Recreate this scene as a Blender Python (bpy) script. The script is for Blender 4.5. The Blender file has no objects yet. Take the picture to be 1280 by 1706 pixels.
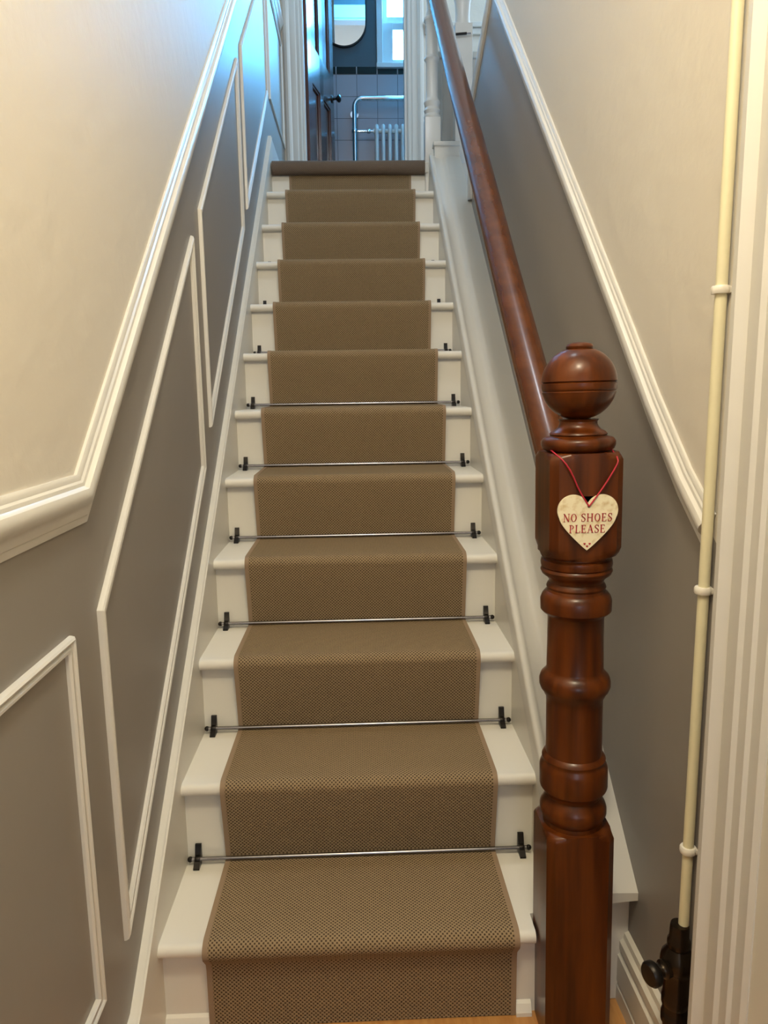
import bpy, bmesh, math, random
from mathutils import Vector, Matrix
random.seed(4)
scene = bpy.context.scene
COL = scene.collection

# ---------------------------------------------------------------- camera, light, exposure
cam = bpy.data.cameras.new('camera')
cam_ob = bpy.data.objects.new('camera', cam); COL.objects.link(cam_ob)
yaw, pitch, roll = 0.0343, 0.1629, -0.0147
fw = Vector((math.sin(yaw)*math.cos(pitch), math.cos(yaw)*math.cos(pitch), -math.sin(pitch)))
r0 = Vector((math.cos(yaw), -math.sin(yaw), 0)); u0 = r0.cross(fw)
rr = math.cos(roll)*r0 + math.sin(roll)*u0; uu = -math.sin(roll)*r0 + math.cos(roll)*u0
m = Matrix((rr, uu, -fw)).transposed().to_4x4(); m.translation = Vector((0.3872, -0.9781, 1.1922))
cam_ob.matrix_world = m
cam.sensor_fit = 'VERTICAL'; cam.sensor_height = 36.0; cam.lens = 1216.0/1706.0*36.0
cam.clip_start = 0.05; cam.clip_end = 50
scene.camera = cam_ob

world = bpy.data.worlds.new('world'); scene.world = world; world.use_nodes = True
world.node_tree.nodes['Background'].inputs[0].default_value = (0.55, 0.75, 1.0, 1)
world.node_tree.nodes['Background'].inputs[1].default_value = 0.6

def area(name, loc, target, size, sizey, power, color):
    l = bpy.data.lights.new(name, 'AREA'); l.shape = 'RECTANGLE'; l.size = size; l.size_y = sizey
    l.energy = power; l.color = color
    o = bpy.data.objects.new(name, l); COL.objects.link(o); o.location = loc
    o.rotation_euler = (Vector(target)-Vector(loc)).to_track_quat('-Z', 'Y').to_euler()
    return o
def point(name, loc, power, radius, color):
    l = bpy.data.lights.new(name, 'POINT'); l.energy = power; l.shadow_soft_size = radius; l.color = color
    o = bpy.data.objects.new(name, l); COL.objects.link(o); o.location = loc
    return o
WARM = (1.0, 0.86, 0.61)
DAY = (0.55, 0.78, 1.0)
P_HALL, P_WELL = 29.0, 19.0
E_LAND, E_BATH, E_FRONT = 5.0, 38.0, 4.0
point('hall_ceiling_lamp', (0.42, -0.75, 2.45), P_HALL, 0.11, WARM)
point('stairwell_daylight_fill', (0.42, 0.85, 3.75), P_WELL, 0.12, (0.86, 0.93, 1.0))  # unseen point light added as cool daylight from above the stairs

vs = scene.view_settings
scene.display_settings.display_device = 'sRGB'
vs.view_transform = 'Standard'; vs.look = 'None'; vs.gamma = 1.0; vs.use_curve_mapping = False
vs.exposure = 0.95

# ---------------------------------------------------------------- materials
def mat(name, col, rough=0.5, metal=0.0, spec=0.5, coat=0.0):
    m = bpy.data.materials.new(name); m.use_nodes = True
    b = m.node_tree.nodes['Principled BSDF']
    b.inputs['Base Color'].default_value = (*col, 1); b.inputs['Roughness'].default_value = rough
    b.inputs['Metallic'].default_value = metal
    b.inputs['Specular IOR Level'].default_value = spec
    b.inputs['Coat Weight'].default_value = coat; b.inputs['Coat Roughness'].default_value = 0.12
    return m
def N(m, t): return m.node_tree.nodes.new(t)
def L(m, a, b): m.node_tree.links.new(a, b)
def noise_var(m, c1, c2, scale, detail=3, stretch=(1, 1, 1), lo=0.35, hi=0.65, coord='Object'):
    tc = N(m, 'ShaderNodeTexCoord'); mp = N(m, 'ShaderNodeMapping'); mp.inputs['Scale'].default_value = stretch
    nz = N(m, 'ShaderNodeTexNoise'); nz.inputs['Scale'].default_value = scale; nz.inputs['Detail'].default_value = detail
    rp = N(m, 'ShaderNodeValToRGB'); rp.color_ramp.elements[0].position = lo; rp.color_ramp.elements[1].position = hi
    rp.color_ramp.elements[0].color = (*c1, 1); rp.color_ramp.elements[1].color = (*c2, 1)
    L(m, tc.outputs[coord], mp.inputs[0]); L(m, mp.outputs[0], nz.inputs['Vector']); L(m, nz.outputs[0], rp.inputs[0])
    L(m, rp.outputs[0], m.node_tree.nodes['Principled BSDF'].inputs['Base Color'])
    return nz, rp
def bump(m, scale, strength, dist=0.002, detail=4, stretch=(1, 1, 1)):
    tc = N(m, 'ShaderNodeTexCoord'); mp = N(m, 'ShaderNodeMapping'); mp.inputs['Scale'].default_value = stretch
    nz = N(m, 'ShaderNodeTexNoise'); nz.inputs['Scale'].default_value = scale; nz.inputs['Detail'].default_value = detail
    bp = N(m, 'ShaderNodeBump'); bp.inputs['Strength'].default_value = strength; bp.inputs['Distance'].default_value = dist
    L(m, tc.outputs['Object'], mp.inputs[0]); L(m, mp.outputs[0], nz.inputs['Vector'])
    L(m, nz.outputs[0], bp.inputs['Height']); L(m, bp.outputs[0], m.node_tree.nodes['Principled BSDF'].inputs['Normal'])

M_UPPER = mat('upper_wall_paint', (0.66, 0.62, 0.55), 0.55); bump(M_UPPER, 22, 0.5, 0.004, 8)
M_GREY = mat('lower_wall_grey_paint', (0.275, 0.255, 0.232), 0.42); bump(M_GREY, 9, 0.25, 0.003, 3)
M_WHITE = mat('white_gloss_paint', (0.74, 0.72, 0.66), 0.3); bump(M_WHITE, 30, 0.25, 0.001, 4)
M_TRIM = mat('trim_satin_paint', (0.63, 0.62, 0.59), 0.32)
M_STRING = mat('white_string_paint', (0.70, 0.675, 0.61), 0.35); bump(M_STRING, 25, 0.2, 0.001)
M_CAP = mat('white_capping_paint', (0.62, 0.605, 0.56), 0.4); bump(M_CAP, 14, 0.35, 0.003)
M_WOOD = mat('mahogany_varnish', (0.15, 0.03, 0.008), 0.28, spec=0.3, coat=0.04)
nz, rp = noise_var(M_WOOD, (0.024, 0.0040, 0.0010), (0.135, 0.033, 0.0040), 6, 5, (7, 7, 0.5), 0.25, 0.75)
M_RAIL = mat('handrail_varnish', (0.16, 0.04, 0.012), 0.27, spec=0.45, coat=0.1)
noise_var(M_RAIL, (0.070, 0.019, 0.004), (0.125, 0.037, 0.007), 4, 4, (8, .5, 8), 0.25, 0.75)
for n_ in M_RAIL.node_tree.nodes:
    if n_.type == 'MAPPING': n_.vector_type = 'POINT'; n_.inputs['Rotation'].default_value = (-.715, 0, 0)
M_DOORWOOD = mat('dark_door_varnish', (0.085, 0.022, 0.010), 0.22, coat=0.5)
noise_var(M_DOORWOOD, (0.05, 0.012, 0.006), (0.12, 0.032, 0.014), 6, 6, (6, 6, 0.6), 0.3, 0.7)
M_GROOVE = mat('dark_groove', (0.02, 0.004, 0.002), 0.4)
M_ROD = mat('antique_rod_metal', (0.27, 0.26, 0.27), 0.25, 1.0)
M_BLACK = mat('blackened_bracket', (0.018, 0.015, 0.013), 0.35, 0.6)
M_BRONZE = mat('old_bronze_valve', (0.030, 0.020, 0.012), 0.26, 0.7)
M_RUST = mat('brown_painted_pipe', (0.07, 0.022, 0.012), 0.35)
M_PIPE = mat('cream_painted_pipe', (0.74, 0.70, 0.50), 0.35)
M_CLIP = mat('white_plastic_clip', (0.75, 0.72, 0.66), 0.3)
M_CHROME = mat('chrome', (0.75, 0.75, 0.75), 0.08, 1.0)
M_RAD = mat('radiator_white_enamel', (0.70, 0.74, 0.72), 0.3)
M_BATHWALL = mat('slate_blue_paint', (0.065, 0.082, 0.090), 0.6)
M_MIRROR = mat('mirror_glass', (0.85, 0.87, 0.88), 0.02, 1.0)
M_FLOORB = mat('bathroom_floor_vinyl', (0.20, 0.19, 0.18), 0.5)
M_CEIL = mat('ceiling_paint', (0.78, 0.76, 0.72), 0.8)
M_ROPE = mat('crimson_cord', (0.42, 0.012, 0.035), 0.5)
M_RED = mat('dark_red_lettering', (0.36, 0.012, 0.022), 0.6)
M_BIND = mat('runner_binding_tape', (0.30, 0.215, 0.142), 0.85, spec=0.1)
bump(M_BIND, 600, 0.4, 0.001)
M_DARK = mat('dark_gap', (0.03, 0.022, 0.015), 0.8)

M_FLOOR = mat('honey_oak_floor', (0.50, 0.24, 0.07), 0.35)
noise_var(M_FLOOR, (0.42, 0.18, 0.05), (0.60, 0.32, 0.11), 6, 6, (12, 1.2, 1), 0.3, 0.7)

M_HEART = mat('printed_heart_card', (0.72, 0.66, 0.46), 0.5)
noise_var(M_HEART, (0.78, 0.72, 0.52), (0.60, 0.47, 0.25), 90, 3, (1, 1, 1), 0.5, 0.72)

def weave(name, light, dark):
    m = mat(name, light, 0.95, spec=0.12)
    uv = N(m, 'ShaderNodeUVMap'); sp = N(m, 'ShaderNodeSeparateXYZ'); L(m, uv.outputs[0], sp.inputs[0])
    def mth(op, a, b=None):
        n = N(m, 'ShaderNodeMath'); n.operation = op
        for i, v in enumerate((a, b)):
            if v is None: continue
            if isinstance(v, (int, float)): n.inputs[i].default_value = v
            else: L(m, v, n.inputs[i])
        return n.outputs[0]
    p = 0.0041
    s1 = mth('SINE', mth('MULTIPLY', sp.outputs[0], math.pi/p))
    s2 = mth('SINE', mth('MULTIPLY', sp.outputs[1], math.pi/p))
    pr = mth('MULTIPLY', s1, s2)                      # -1..1 diamond lattice
    tc = N(m, 'ShaderNodeTexCoord'); nz = N(m, 'ShaderNodeTexNoise'); nz.inputs['Scale'].default_value = 260
    L(m, tc.outputs['Object'], nz.inputs['Vector'])
    f = mth('ADD', mth('MULTIPLY', pr, 0.5), mth('MULTIPLY', nz.outputs[0], 0.35))
    rp = N(m, 'ShaderNodeValToRGB'); L(m, f, rp.inputs[0])
    rp.color_ramp.elements[0].position = 0.12; rp.color_ramp.elements[1].position = 0.50
    rp.color_ramp.elements[0].color = (*light, 1); rp.color_ramp.elements[1].color = (*dark, 1)
    L(m, rp.outputs[0], m.node_tree.nodes['Principled BSDF'].inputs['Base Color'])
    bp = N(m, 'ShaderNodeBump'); bp.inputs['Strength'].default_value = 0.6; bp.inputs['Distance'].default_value = 0.0015
    bp.invert = True; L(m, f, bp.inputs['Height']); L(m, bp.outputs[0], m.node_tree.nodes['Principled BSDF'].inputs['Normal'])
    b = m.node_tree.nodes['Principled BSDF']; b.inputs['Sheen Weight'].default_value = 0.0
    return m
M_CARPET = weave('bobble_weave_carpet', (0.310, 0.228, 0.134), (0.062, 0.040, 0.025))
M_LANDCARPET = weave('landing_weave_carpet', (0.17, 0.13, 0.10), (0.10, 0.072, 0.054))

def emit(name, col, strength):
    m = bpy.data.materials.new(name); m.use_nodes = True; nt = m.node_tree
    nt.nodes.remove(nt.nodes['Principled BSDF'])
    e = nt.nodes.new('ShaderNodeEmission'); e.inputs[0].default_value = (*col, 1); e.inputs[1].default_value = strength
    nt.links.new(e.outputs[0], nt.nodes['Material Output'].inputs[0])
    return m
M_LANDPANE = emit('added_landing_glow', DAY, E_LAND)  # glow of an unseen window, added to brighten the landing posts
M_BATHPANE = emit('daylit_frosted_pane', (0.11, 0.50, 1.0), E_BATH)
M_FRONTPANE = emit('daylit_front_pane', (0.70, 0.82, 1.0), E_FRONT)

def tile_mat():
    m = mat('white_wall_tiles', (0.5, 0.5, 0.5), 0.25, spec=0.3)
    tc = N(m, 'ShaderNodeTexCoord'); sp = N(m, 'ShaderNodeSeparateXYZ'); L(m, tc.outputs['Object'], sp.inputs[0])
    cb = N(m, 'ShaderNodeCombineXYZ')
    def add(o, v):
        n = N(m, 'ShaderNodeMath'); n.operation = 'ADD'; L(m, o, n.inputs[0]); n.inputs[1].default_value = v; return n.outputs[0]
    L(m, add(sp.outputs[0], TX0), cb.inputs[0]); L(m, add(sp.outputs[2], TZ0), cb.inputs[1])
    br = N(m, 'ShaderNodeTexBrick'); br.offset = 0.0; br.inputs['Scale'].default_value = 1.0
    br.inputs['Brick Width'].default_value = TW; br.inputs['Row Height'].default_value = TH
    br.inputs['Mortar Size'].default_value = 0.0022; br.inputs['Mortar Smooth'].default_value = 0.1
    br.inputs['Color1'].default_value = (0.36, 0.33, 0.345, 1); br.inputs['Color2'].default_value = (0.335, 0.31, 0.33, 1)
    br.inputs['Mortar'].default_value = (0.11, 0.10, 0.11, 1)
    L(m, cb.outputs[0], br.inputs['Vector']); L(m, br.outputs['Color'], m.node_tree.nodes['Principled BSDF'].inputs['Base Color'])
    return m
TW, TH = 0.152, 0.152
TX0, TZ0 = -0.433+10*TW, -3.518+40*TH
M_TILE = tile_mat()
M_BORDER = mat('dark_green_border_tile', (0.004, 0.014, 0.013), 0.35, spec=0.15)
M_GROUT = mat('grout', (0.35, 0.35, 0.36), 0.8)

# ---------------------------------------------------------------- mesh helpers
def obj(name, bm, material, parent=None, smooth=False, autosmooth=None):
    bmesh.ops.recalc_face_normals(bm, faces=bm.faces)
    me = bpy.data.meshes.new(name); bm.to_mesh(me); bm.free()
    if smooth:
        for p in me.polygons: p.use_smooth = True
        me.set_sharp_from_angle(angle=math.radians(autosmooth or 40))
    me.materials.append(material)
    o = bpy.data.objects.new(name, me); COL.objects.link(o)
    if parent: o.parent = parent; o.matrix_parent_inverse = Matrix.Identity(4)
    if parent:
        # geometry is authored in world space: shift into the parent's frame
        wl = parent.get('_w') or (0, 0, 0)
        me.transform(Matrix.Translation(-Vector(wl)))
    return o
def thing(name, label, cat, loc=(0, 0, 0), group=None):
    o = bpy.data.objects.new(name, None); COL.objects.link(o); o.location = loc; o['_w'] = loc
    o.empty_display_size = 0.05
    o['label'] = label; o['category'] = cat
    if group: o['group'] = group
    return o
def tag(o, label, cat, group=None):
    o['label'] = label; o['category'] = cat
    if group: o['group'] = group
    return o
def struct(name, bm, material, label, cat, parent=None, **k):
    o = obj(name, bm, material, parent, **k)
    if not parent:
        o['kind'] = 'structure'; o['label'] = label; o['category'] = cat
    return o
def B(): return bmesh.new()
def box(bm, x0, x1, y0, y1, z0, z1, bev=0.0, seg=2):
    t = bmesh.new(); bmesh.ops.create_cube(t, size=1)
    for v in t.verts:
        v.co = Vector(((x0+x1)/2+v.co.x*(x1-x0), (y0+y1)/2+v.co.y*(y1-y0), (z0+z1)/2+v.co.z*(z1-z0)))
    if bev: bmesh.ops.bevel(t, geom=t.edges[:], offset=bev, segments=seg, affect='EDGES', profile=0.5)
    merge(bm, t); return bm
def merge(bm, t, mtx=None):
    if mtx: t.transform(mtx)
    me = bpy.data.meshes.new('tmp'); t.to_mesh(me); t.free(); bm.from_mesh(me); bpy.data.meshes.remove(me)
def frame_z(d):
    d = Vector(d).normalized(); q = Vector((0, 0, 1)).rotation_difference(d); return q.to_matrix()
def lathe(bm, prof, c, axis=(0, 0, 1), seg=40):
    """prof: (radius, height) pairs along the axis from c"""
    R = frame_z(axis); c = Vector(c); rings = []
    for r, h in prof:
        if r < 1e-5: rings.append([bm.verts.new(c+R@Vector((0, 0, h)))])
        else: rings.append([bm.verts.new(c+R@Vector((r*math.cos(2*math.pi*i/seg), r*math.sin(2*math.pi*i/seg), h))) for i in range(seg)])
    for a, b in zip(rings, rings[1:]):
        for i in range(seg):
            j = (i+1) % seg
            if len(a) == 1 and len(b) == 1: continue
            if len(a) == 1: bm.faces.new((a[0], b[i], b[j]))
            elif len(b) == 1: bm.faces.new((a[i], a[j], b[0]))
            else: bm.faces.new((a[i], a[j], b[j], b[i]))
    if len(rings[0]) > 1: bm.faces.new(rings[0][::-1])
    if len(rings[-1]) > 1: bm.faces.new(rings[-1])
    return bm
def cyl(bm, a, b, r, seg=16):
    a, b = Vector(a), Vector(b); return lathe(bm, [(r, 0), (r, (b-a).length)], a, b-a, seg)
def ball(bm, c, r, seg=16):
    n = seg//2; return lathe(bm, [(0, -r)]+[(r*math.sin(math.pi*i/n), -r*math.cos(math.pi*i/n)) for i in range(1, n)]+[(0, r)], c, (0, 0, 1), seg)
def sweep(bm, section, path, up=Vector((1, 0, 0)), closed=False, caps=True):
    """section: (a,b) pairs; a along the fixed 'up' normal, b in-plane perpendicular of the path; mitred joints"""
    path = [Vector(p) for p in path]; n = len(path); rings = []
    for i, p in enumerate(path):
        d1 = (p-path[i-1]).normalized() if (i > 0 or closed) else None
        d2 = (path[(i+1) % n]-p).normalized() if (i < n-1 or closed) else None
        if d1 is None: d1 = d2
        if d2 is None: d2 = d1
        n1 = d1.cross(up).normalized(); n2 = d2.cross(up).normalized()
        mt = (n1+n2).normalized(); k = 1.0/max(0.15, mt.dot(n1))
        rings.append([bm.verts.new(p+up*a+mt*(b*k)) for a, b in section])
    ns = len(section); rng = range(n) if closed else range(n-1)
    for i in rng:
        A, C = rings[i], rings[(i+1) % n]
        for j in range(ns):
            k = (j+1) % ns
            bm.faces.new((A[j], A[k], C[k], C[j]))
    if caps and not closed: bm.faces.new(rings[0][::-1]); bm.faces.new(rings[-1])
    return bm
def prism(bm, pts, axis, a, b):
    """pts 2D polygon, extruded along axis (0,1,2) from a to b"""
    def P(p, t):
        if axis == 0: return Vector((t, p[0], p[1]))
        if axis == 1: return Vector((p[0], t, p[1]))
        return Vector((p[0], p[1], t))
    A = [bm.verts.new(P(p, a)) for p in pts]; C = [bm.verts.new(P(p, b)) for p in pts]; n = len(pts)
    bm.faces.new(A[::-1]); bm.faces.new(C)
    for i in range(n): bm.faces.new((A[i], A[(i+1) % n], C[(i+1) % n], C[i]))
    return bm
def tube(bm, pts, r, seg=12, smooth=0):
    pts = [Vector(p) for p in pts]
    for _ in range(smooth):
        q = [pts[0]]
        for a, b in zip(pts, pts[1:]): q += [a.lerp(b, .25), a.lerp(b, .75)]
        q.append(pts[-1]); pts = q
    rings = []; prev = None
    for i, p in enumerate(pts):
        d = (pts[min(i+1, len(pts)-1)]-pts[max(i-1, 0)]).normalized()
        if prev is None:
            s = d.orthogonal().normalized()
        else:
            s = (prev-d*prev.dot(d)).normalized()
        prev = s; t = d.cross(s)
        rings.append([bm.verts.new(p+r*(math.cos(2*math.pi*k/seg)*s+math.sin(2*math.pi*k/seg)*t)) for k in range(seg)])
    for A, C in zip(rings, rings[1:]):
        for k in range(seg): bm.faces.new((A[k], A[(k+1) % seg], C[(k+1) % seg], C[k]))
    bm.faces.new(rings[0][::-1]); bm.faces.new(rings[-1])
    return bm

# ---------------------------------------------------------------- dimensions
R, G, OV, W = 0.19, 0.2279, 0.028, 0.753
S = R/G
NT = 11
LZ = 12*R                       # landing level
LY = 12*G                       # landing nosing
XL, XR = -0.02, 0.895           # wall faces
YD = 3.75                       # wall with the bathroom door
YB = 4.90                       # bathroom back wall
CZ = 5.0
X2 = 1.95                       # far side of the landing

# ---------------------------------------------------------------- structure
# left wall: grey below the dado line, cream above (two painted surfaces of one wall)
def dado_z(y):
    return 1.045 if y < .09 else min(1.045+(y-.09)*.865, 3.33)
ys = [-3.2, .09, .09+(3.33-1.045)/.865, YD]
bm = B(); prism(bm, [(-3.2, -.1)]+[(YD, -.1)]+[(y, dado_z(y)) for y in reversed(ys)], 0, XL-.1, XL)
struct('wall_left', bm, M_GREY, 'left stair wall below the dado rail, painted grey with raised panel mouldings', 'wall')
bm = B(); prism(bm, [(y, dado_z(y)) for y in ys]+[(YD, CZ), (-3.2, CZ)], 0, XL-.1, XL)
struct('wall_left_upper', bm, M_UPPER, 'left stair wall above the dado rail, cream painted plaster', 'wall')

# right wall
CUT = [(2.33, 2.375), (1.92, 2.575), (1.70, 2.76), (1.3, 3.10)]
DR = [(-.03, .937), (.046, .988), (.13, 1.047), (.26, 1.158), (.445, 1.330), (.729, 1.590), (1.04, 1.872), (1.56, 2.345), (1.79, 2.554)]
bm = B(); prism(bm, [(-.03, 0), (2.33, 0)]+CUT[:2]+[(1.79, 2.554)]+DR[:-1][::-1], 0, XR, XR+.1)
struct('wall_right', bm, M_GREY, 'right stair wall below the sloping dado rail, grey paint', 'wall')
bm = B(); prism(bm, DR[:-1]+[(1.79, 2.554), (1.77, 2.70)]+CUT[2:]+[(1.3, CZ), (-.03, CZ)], 0, XR, XR+.1)
struct('wall_right_upper', bm, M_UPPER, 'right stair wall above the dado rail, cream textured plaster', 'wall')
bm = B(); box(bm, XR, XR+.1, -3.2, -1.1, 0, CZ); box(bm, XR, XR+.1, -1.1, -.03, 2.3, CZ)
struct('wall_right_hall', bm, M_UPPER, 'cream wall around the ground floor doorway on the right', 'wall')
# hall end wall with a glazed front door
bm = B(); box(bm, XL-.1, XR+.1, -3.3, -3.2, 0, CZ)
struct('wall_back', bm, M_UPPER, 'cream end wall of the hall by the front door', 'wall')
bm = B(); box(bm, .12, .74, -3.2, -3.16, 0, 2.05, .004)
fd = struct('door_3', bm, M_WHITE, 'front door with two daylit panes at the end of the hall', 'door')
bm = B(); box(bm, .2, .40, -3.165, -3.155, .9, 1.9); box(bm, .46, .66, -3.165, -3.155, .9, 1.9)
obj('pane', bm, M_FRONTPANE, fd)
# floors and ceilings
bm = B(); box(bm, XL-.1, XR+.1, -3.3, 2.8, -.1, 0)
struct('floor', bm, M_FLOOR, 'honey coloured wooden hall floor at the foot of the stairs', 'floor')
bm = B(); box(bm, XL-.1, X2+.1, LY+.03, YD, LZ-.2, LZ)
struct('floor_landing', bm, M_STRING, 'landing floor at the top of the stairs', 'floor')
bm = B(); box(bm, -.5, 1.7, YD, YB+.1, LZ-.15, LZ-.003)
struct('floor_bathroom', bm, M_FLOORB, 'grey bathroom floor behind the open door', 'floor')
bm = B(); box(bm, XL-.1, XR+.1, -3.3, .55, 2.75, 2.85)
struct('ceiling_hall', bm, M_CEIL, 'white hall ceiling', 'ceiling')
bm = B(); box(bm, -.5, X2+.1, .5, YB+.1, CZ, CZ+.1)
struct('ceiling', bm, M_CEIL, 'white stairwell ceiling', 'ceiling')
# wall with the bathroom doorway
DX0, DX1, DZ = .10, .722, LZ+2.09
bm = B(); box(bm, -.5, DX0, YD, YD+.08, LZ-.15, CZ); box(bm, DX1, X2+.1, YD, YD+.08, LZ-.15, CZ); box(bm, DX0, DX1, YD, YD+.08, DZ, CZ)
struct('wall_landing', bm, M_UPPER, 'landing wall around the bathroom doorway', 'wall')
bm = B(); box(bm, -.5, DX0-.11, YD+.08, YD+.09, LZ-.15, CZ); box(bm, DX1+.11, 1.7, YD+.08, YD+.09, LZ-.15, CZ); box(bm, DX0-.11, DX1+.11, YD+.08, YD+.09, DZ+.1, CZ)
struct('wall_bathroom_front', bm, M_BATHWALL, 'slate painted bathroom side of the doorway wall', 'wall')
bm = B(); box(bm, DX0-.11, DX0, YD+.08, YD+.10, LZ, DZ); box(bm, DX1, DX1+.11, YD+.08, YD+.10, LZ, DZ); box(bm, DX0-.11, DX1+.11, YD+.08, YD+.10, DZ, DZ+.1)
struct('trim_12', bm, M_TRIM, 'white door casing on the bathroom side', 'door casing')
# landing side wall, with an added glowing window to light the white posts
wy0, wy1, wz0, wz1 = 2.95, 3.68, LZ+.75, LZ+2.15
bm = B(); box(bm, X2, X2+.1, 1.2, wy0, LZ-.15, CZ); box(bm, X2, X2+.1, wy1, YD, LZ-.15, CZ); box(bm, X2, X2+.1, wy0, wy1, LZ-.15, wz0); box(bm, X2, X2+.1, wy0, wy1, wz1, CZ)
struct('wall_landing_right', bm, M_UPPER, 'side wall of the upper landing around the added window', 'wall')
bm = B(); box(bm, XR+.1, X2+.1, 1.1, 1.2, LZ-.15, CZ)
struct('wall_landing_front', bm, M_UPPER, 'cream wall on the near side of the upper landing', 'wall')
bm = B(); box(bm, X2+.06, X2+.07, wy0, wy1, wz0, wz1)
w2 = struct('added_landing_window', bm, M_LANDPANE, 'unseen glowing landing window added to light the white posts', 'window')
bm = B()
for a in (wy0, (wy0+wy1)/2-.02, wy1-.05): box(bm, X2+.01, X2+.055, a, a+.05, wz0, wz1)
for a in (wz0, (wz0+wz1)/2, wz1-.05): box(bm, X2+.01, X2+.055, wy0, wy1, a, a+.05)
obj('added_window_frame', bm, M_TRIM, w2)
# bathroom shell
bm = B(); box(bm, -.6, -.5, YD, YB+.1, LZ-.15, CZ)
struct('wall_bathroom_left', bm, M_BATHWALL, 'slate painted left wall of the bathroom', 'wall')
bm = B(); box(bm, 1.7, 1.8, YD, YB+.1, LZ-.15, CZ)
struct('wall_bathroom_right', bm, M_BATHWALL, 'slate painted right wall of the bathroom', 'wall')
bx0, bx1, bz0, bz1 = .605, 1.35, 3.575, 4.75
bm = B(); box(bm, -.5, bx0, YB, YB+.1, LZ-.15, CZ); box(bm, bx1, 1.7, YB, YB+.1, LZ-.15, CZ); box(bm, bx0, bx1, YB, YB+.1, LZ-.15, bz0); box(bm, bx0, bx1, YB, YB+.1, bz1, CZ)
wb = struct('wall_bathroom', bm, M_BATHWALL, 'slate painted back wall of the bathroom with white tiles below', 'wall')
bm = B(); box(bm, -.5, 1.7, YB-.01, YB, LZ-.003, 3.518)
obj('wall_tiles', bm, M_TILE, wb)
bm = B(); box(bm, -.5, 1.7, YB-.009, YB, 3.518, 3.572)
obj('border_grout', bm, M_GROUT, wb)
bm = B(); x = .433-TW*6
while x < 1.65:
    box(bm, x+.004, x+TW-.004, YB-.014, YB-.008, 3.520, 3.570, .001); x += TW
obj('border_tiles', bm, M_BORDER, wb, smooth=False)
# bathroom window
bm = B(); box(bm, bx0, bx1, YB+.075, YB+.085, bz0, bz1)
w1 = struct('window_1', bm, M_BATHPANE, 'white sash window glowing with daylight in the bathroom', 'window')
bm = B()
box(bm, .585, bx0+.025, YB-.03, YB+.04, bz0-.005, bz1+.03, .004)
box(bm, bx1-.02, bx1+.03, YB-.03, YB+.04, bz0-.005, bz1+.03, .004)
box(bm, .58, bx1+.035, YB-.045, YB+.07, bz0-.02, bz0+.0125, .004)
obj('window_casing', bm, M_TRIM, w1)
bm = B()   # lower sash (nearer), upper sash behind
box(bm, .628, .706, YB+.0, YB+.03, bz0+.012, 3.875, .003); box(bm, .628, 1.34, YB+.002, YB+.028, 3.826, 3.873, .003)
box(bm, 1.27, 1.34, YB+.0, YB+.03, bz0+.012, 3.875, .003); box(bm, .628, 1.34, YB+.002, YB+.028, bz0+.013, 3.625, .003)
obj('lower_sash', bm, M_TRIM, w1)
bm = B()
box(bm, .628, .667, YB+.035, YB+.06, 3.83, bz1, .003); box(bm, 1.30, 1.34, YB+.035, YB+.06, 3.83, bz1, .003)
box(bm, .63, 1.338, YB+.037, YB+.058, 3.84, 3.93, .003); box(bm, bx0+.001, .64, YB+.042, YB+.07, bz0+.03, bz1)
obj('upper_sash', bm, M_TRIM, w1)

# ---------------------------------------------------------------- staircase
st = thing('staircase', 'white painted straight staircase between the panelled wall and the newel post', 'staircase')
for k in range(1, NT+1):
    xr = .702 if k == 1 else W
    y0, y1, z = k*G, (k+1)*G+OV+.01, k*R
    t = .027; sec = []
    for i in range(9):
        a = math.pi/2+math.pi*i/8
        sec.append((y0+t/2+t/2*math.cos(a), z-t/2+t/2*math.sin(a)))
    sec += [(y1, z-t), (y1, z)]
    bm = B(); prism(bm, sec, 0, 0, xr)
    if k == 1: box(bm, .702, W, .2825, y1, z-t, z)
    obj('tread', bm, M_WHITE, st, smooth=True, autosmooth=35)
for k in range(1, NT+2):
    y = k*G+OV; xr = .712 if k == 1 else W
    bm = B(); box(bm, 0, xr, y, y+.015, (k-1)*R-(0 if k == 1 else .027), k*R-.027 if k <= NT else LZ-.05)
    if k == 1:
        prism(bm, [(y, 0), (y-.014, 0), (y-.014, .008), (y-.006, .022), (y, .026)], 0, 0, .083)
        prism(bm, [(y, 0), (y-.014, 0), (y-.014, .008), (y-.006, .022), (y, .026)], 0, .67, .70)
    obj('riser', bm, M_WHITE, st)
# landing nosing (timber under the carpet)
bm = B(); box(bm, 0, W, LY+.004, LY+.05, LZ-.05, LZ, .006); obj('landing_nosing', bm, M_WHITE, st)
# left string
HS = .066
def sl(y, h): return y*S+h
bm = B(); prism(bm, [(.10, 0), (.10, .150), (.125, sl(.125, HS)-.015), (LY+.10, sl(LY+.10, HS)), (LY+.10, LZ-.2), (.42, 0)], 0, XL, 0)
bmesh.ops.bevel(bm, geom=[e for e in bm.edges if abs((e.verts[0].co-e.verts[1].co).normalized().x) < .1 and min(e.verts[0].co.x, e.verts[1].co.x) > -.001 and (e.verts[0].co.z > .1)], offset=.004, segments=2, affect='EDGES')
obj('wall_string', bm, M_STRING, st, smooth=True)
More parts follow.
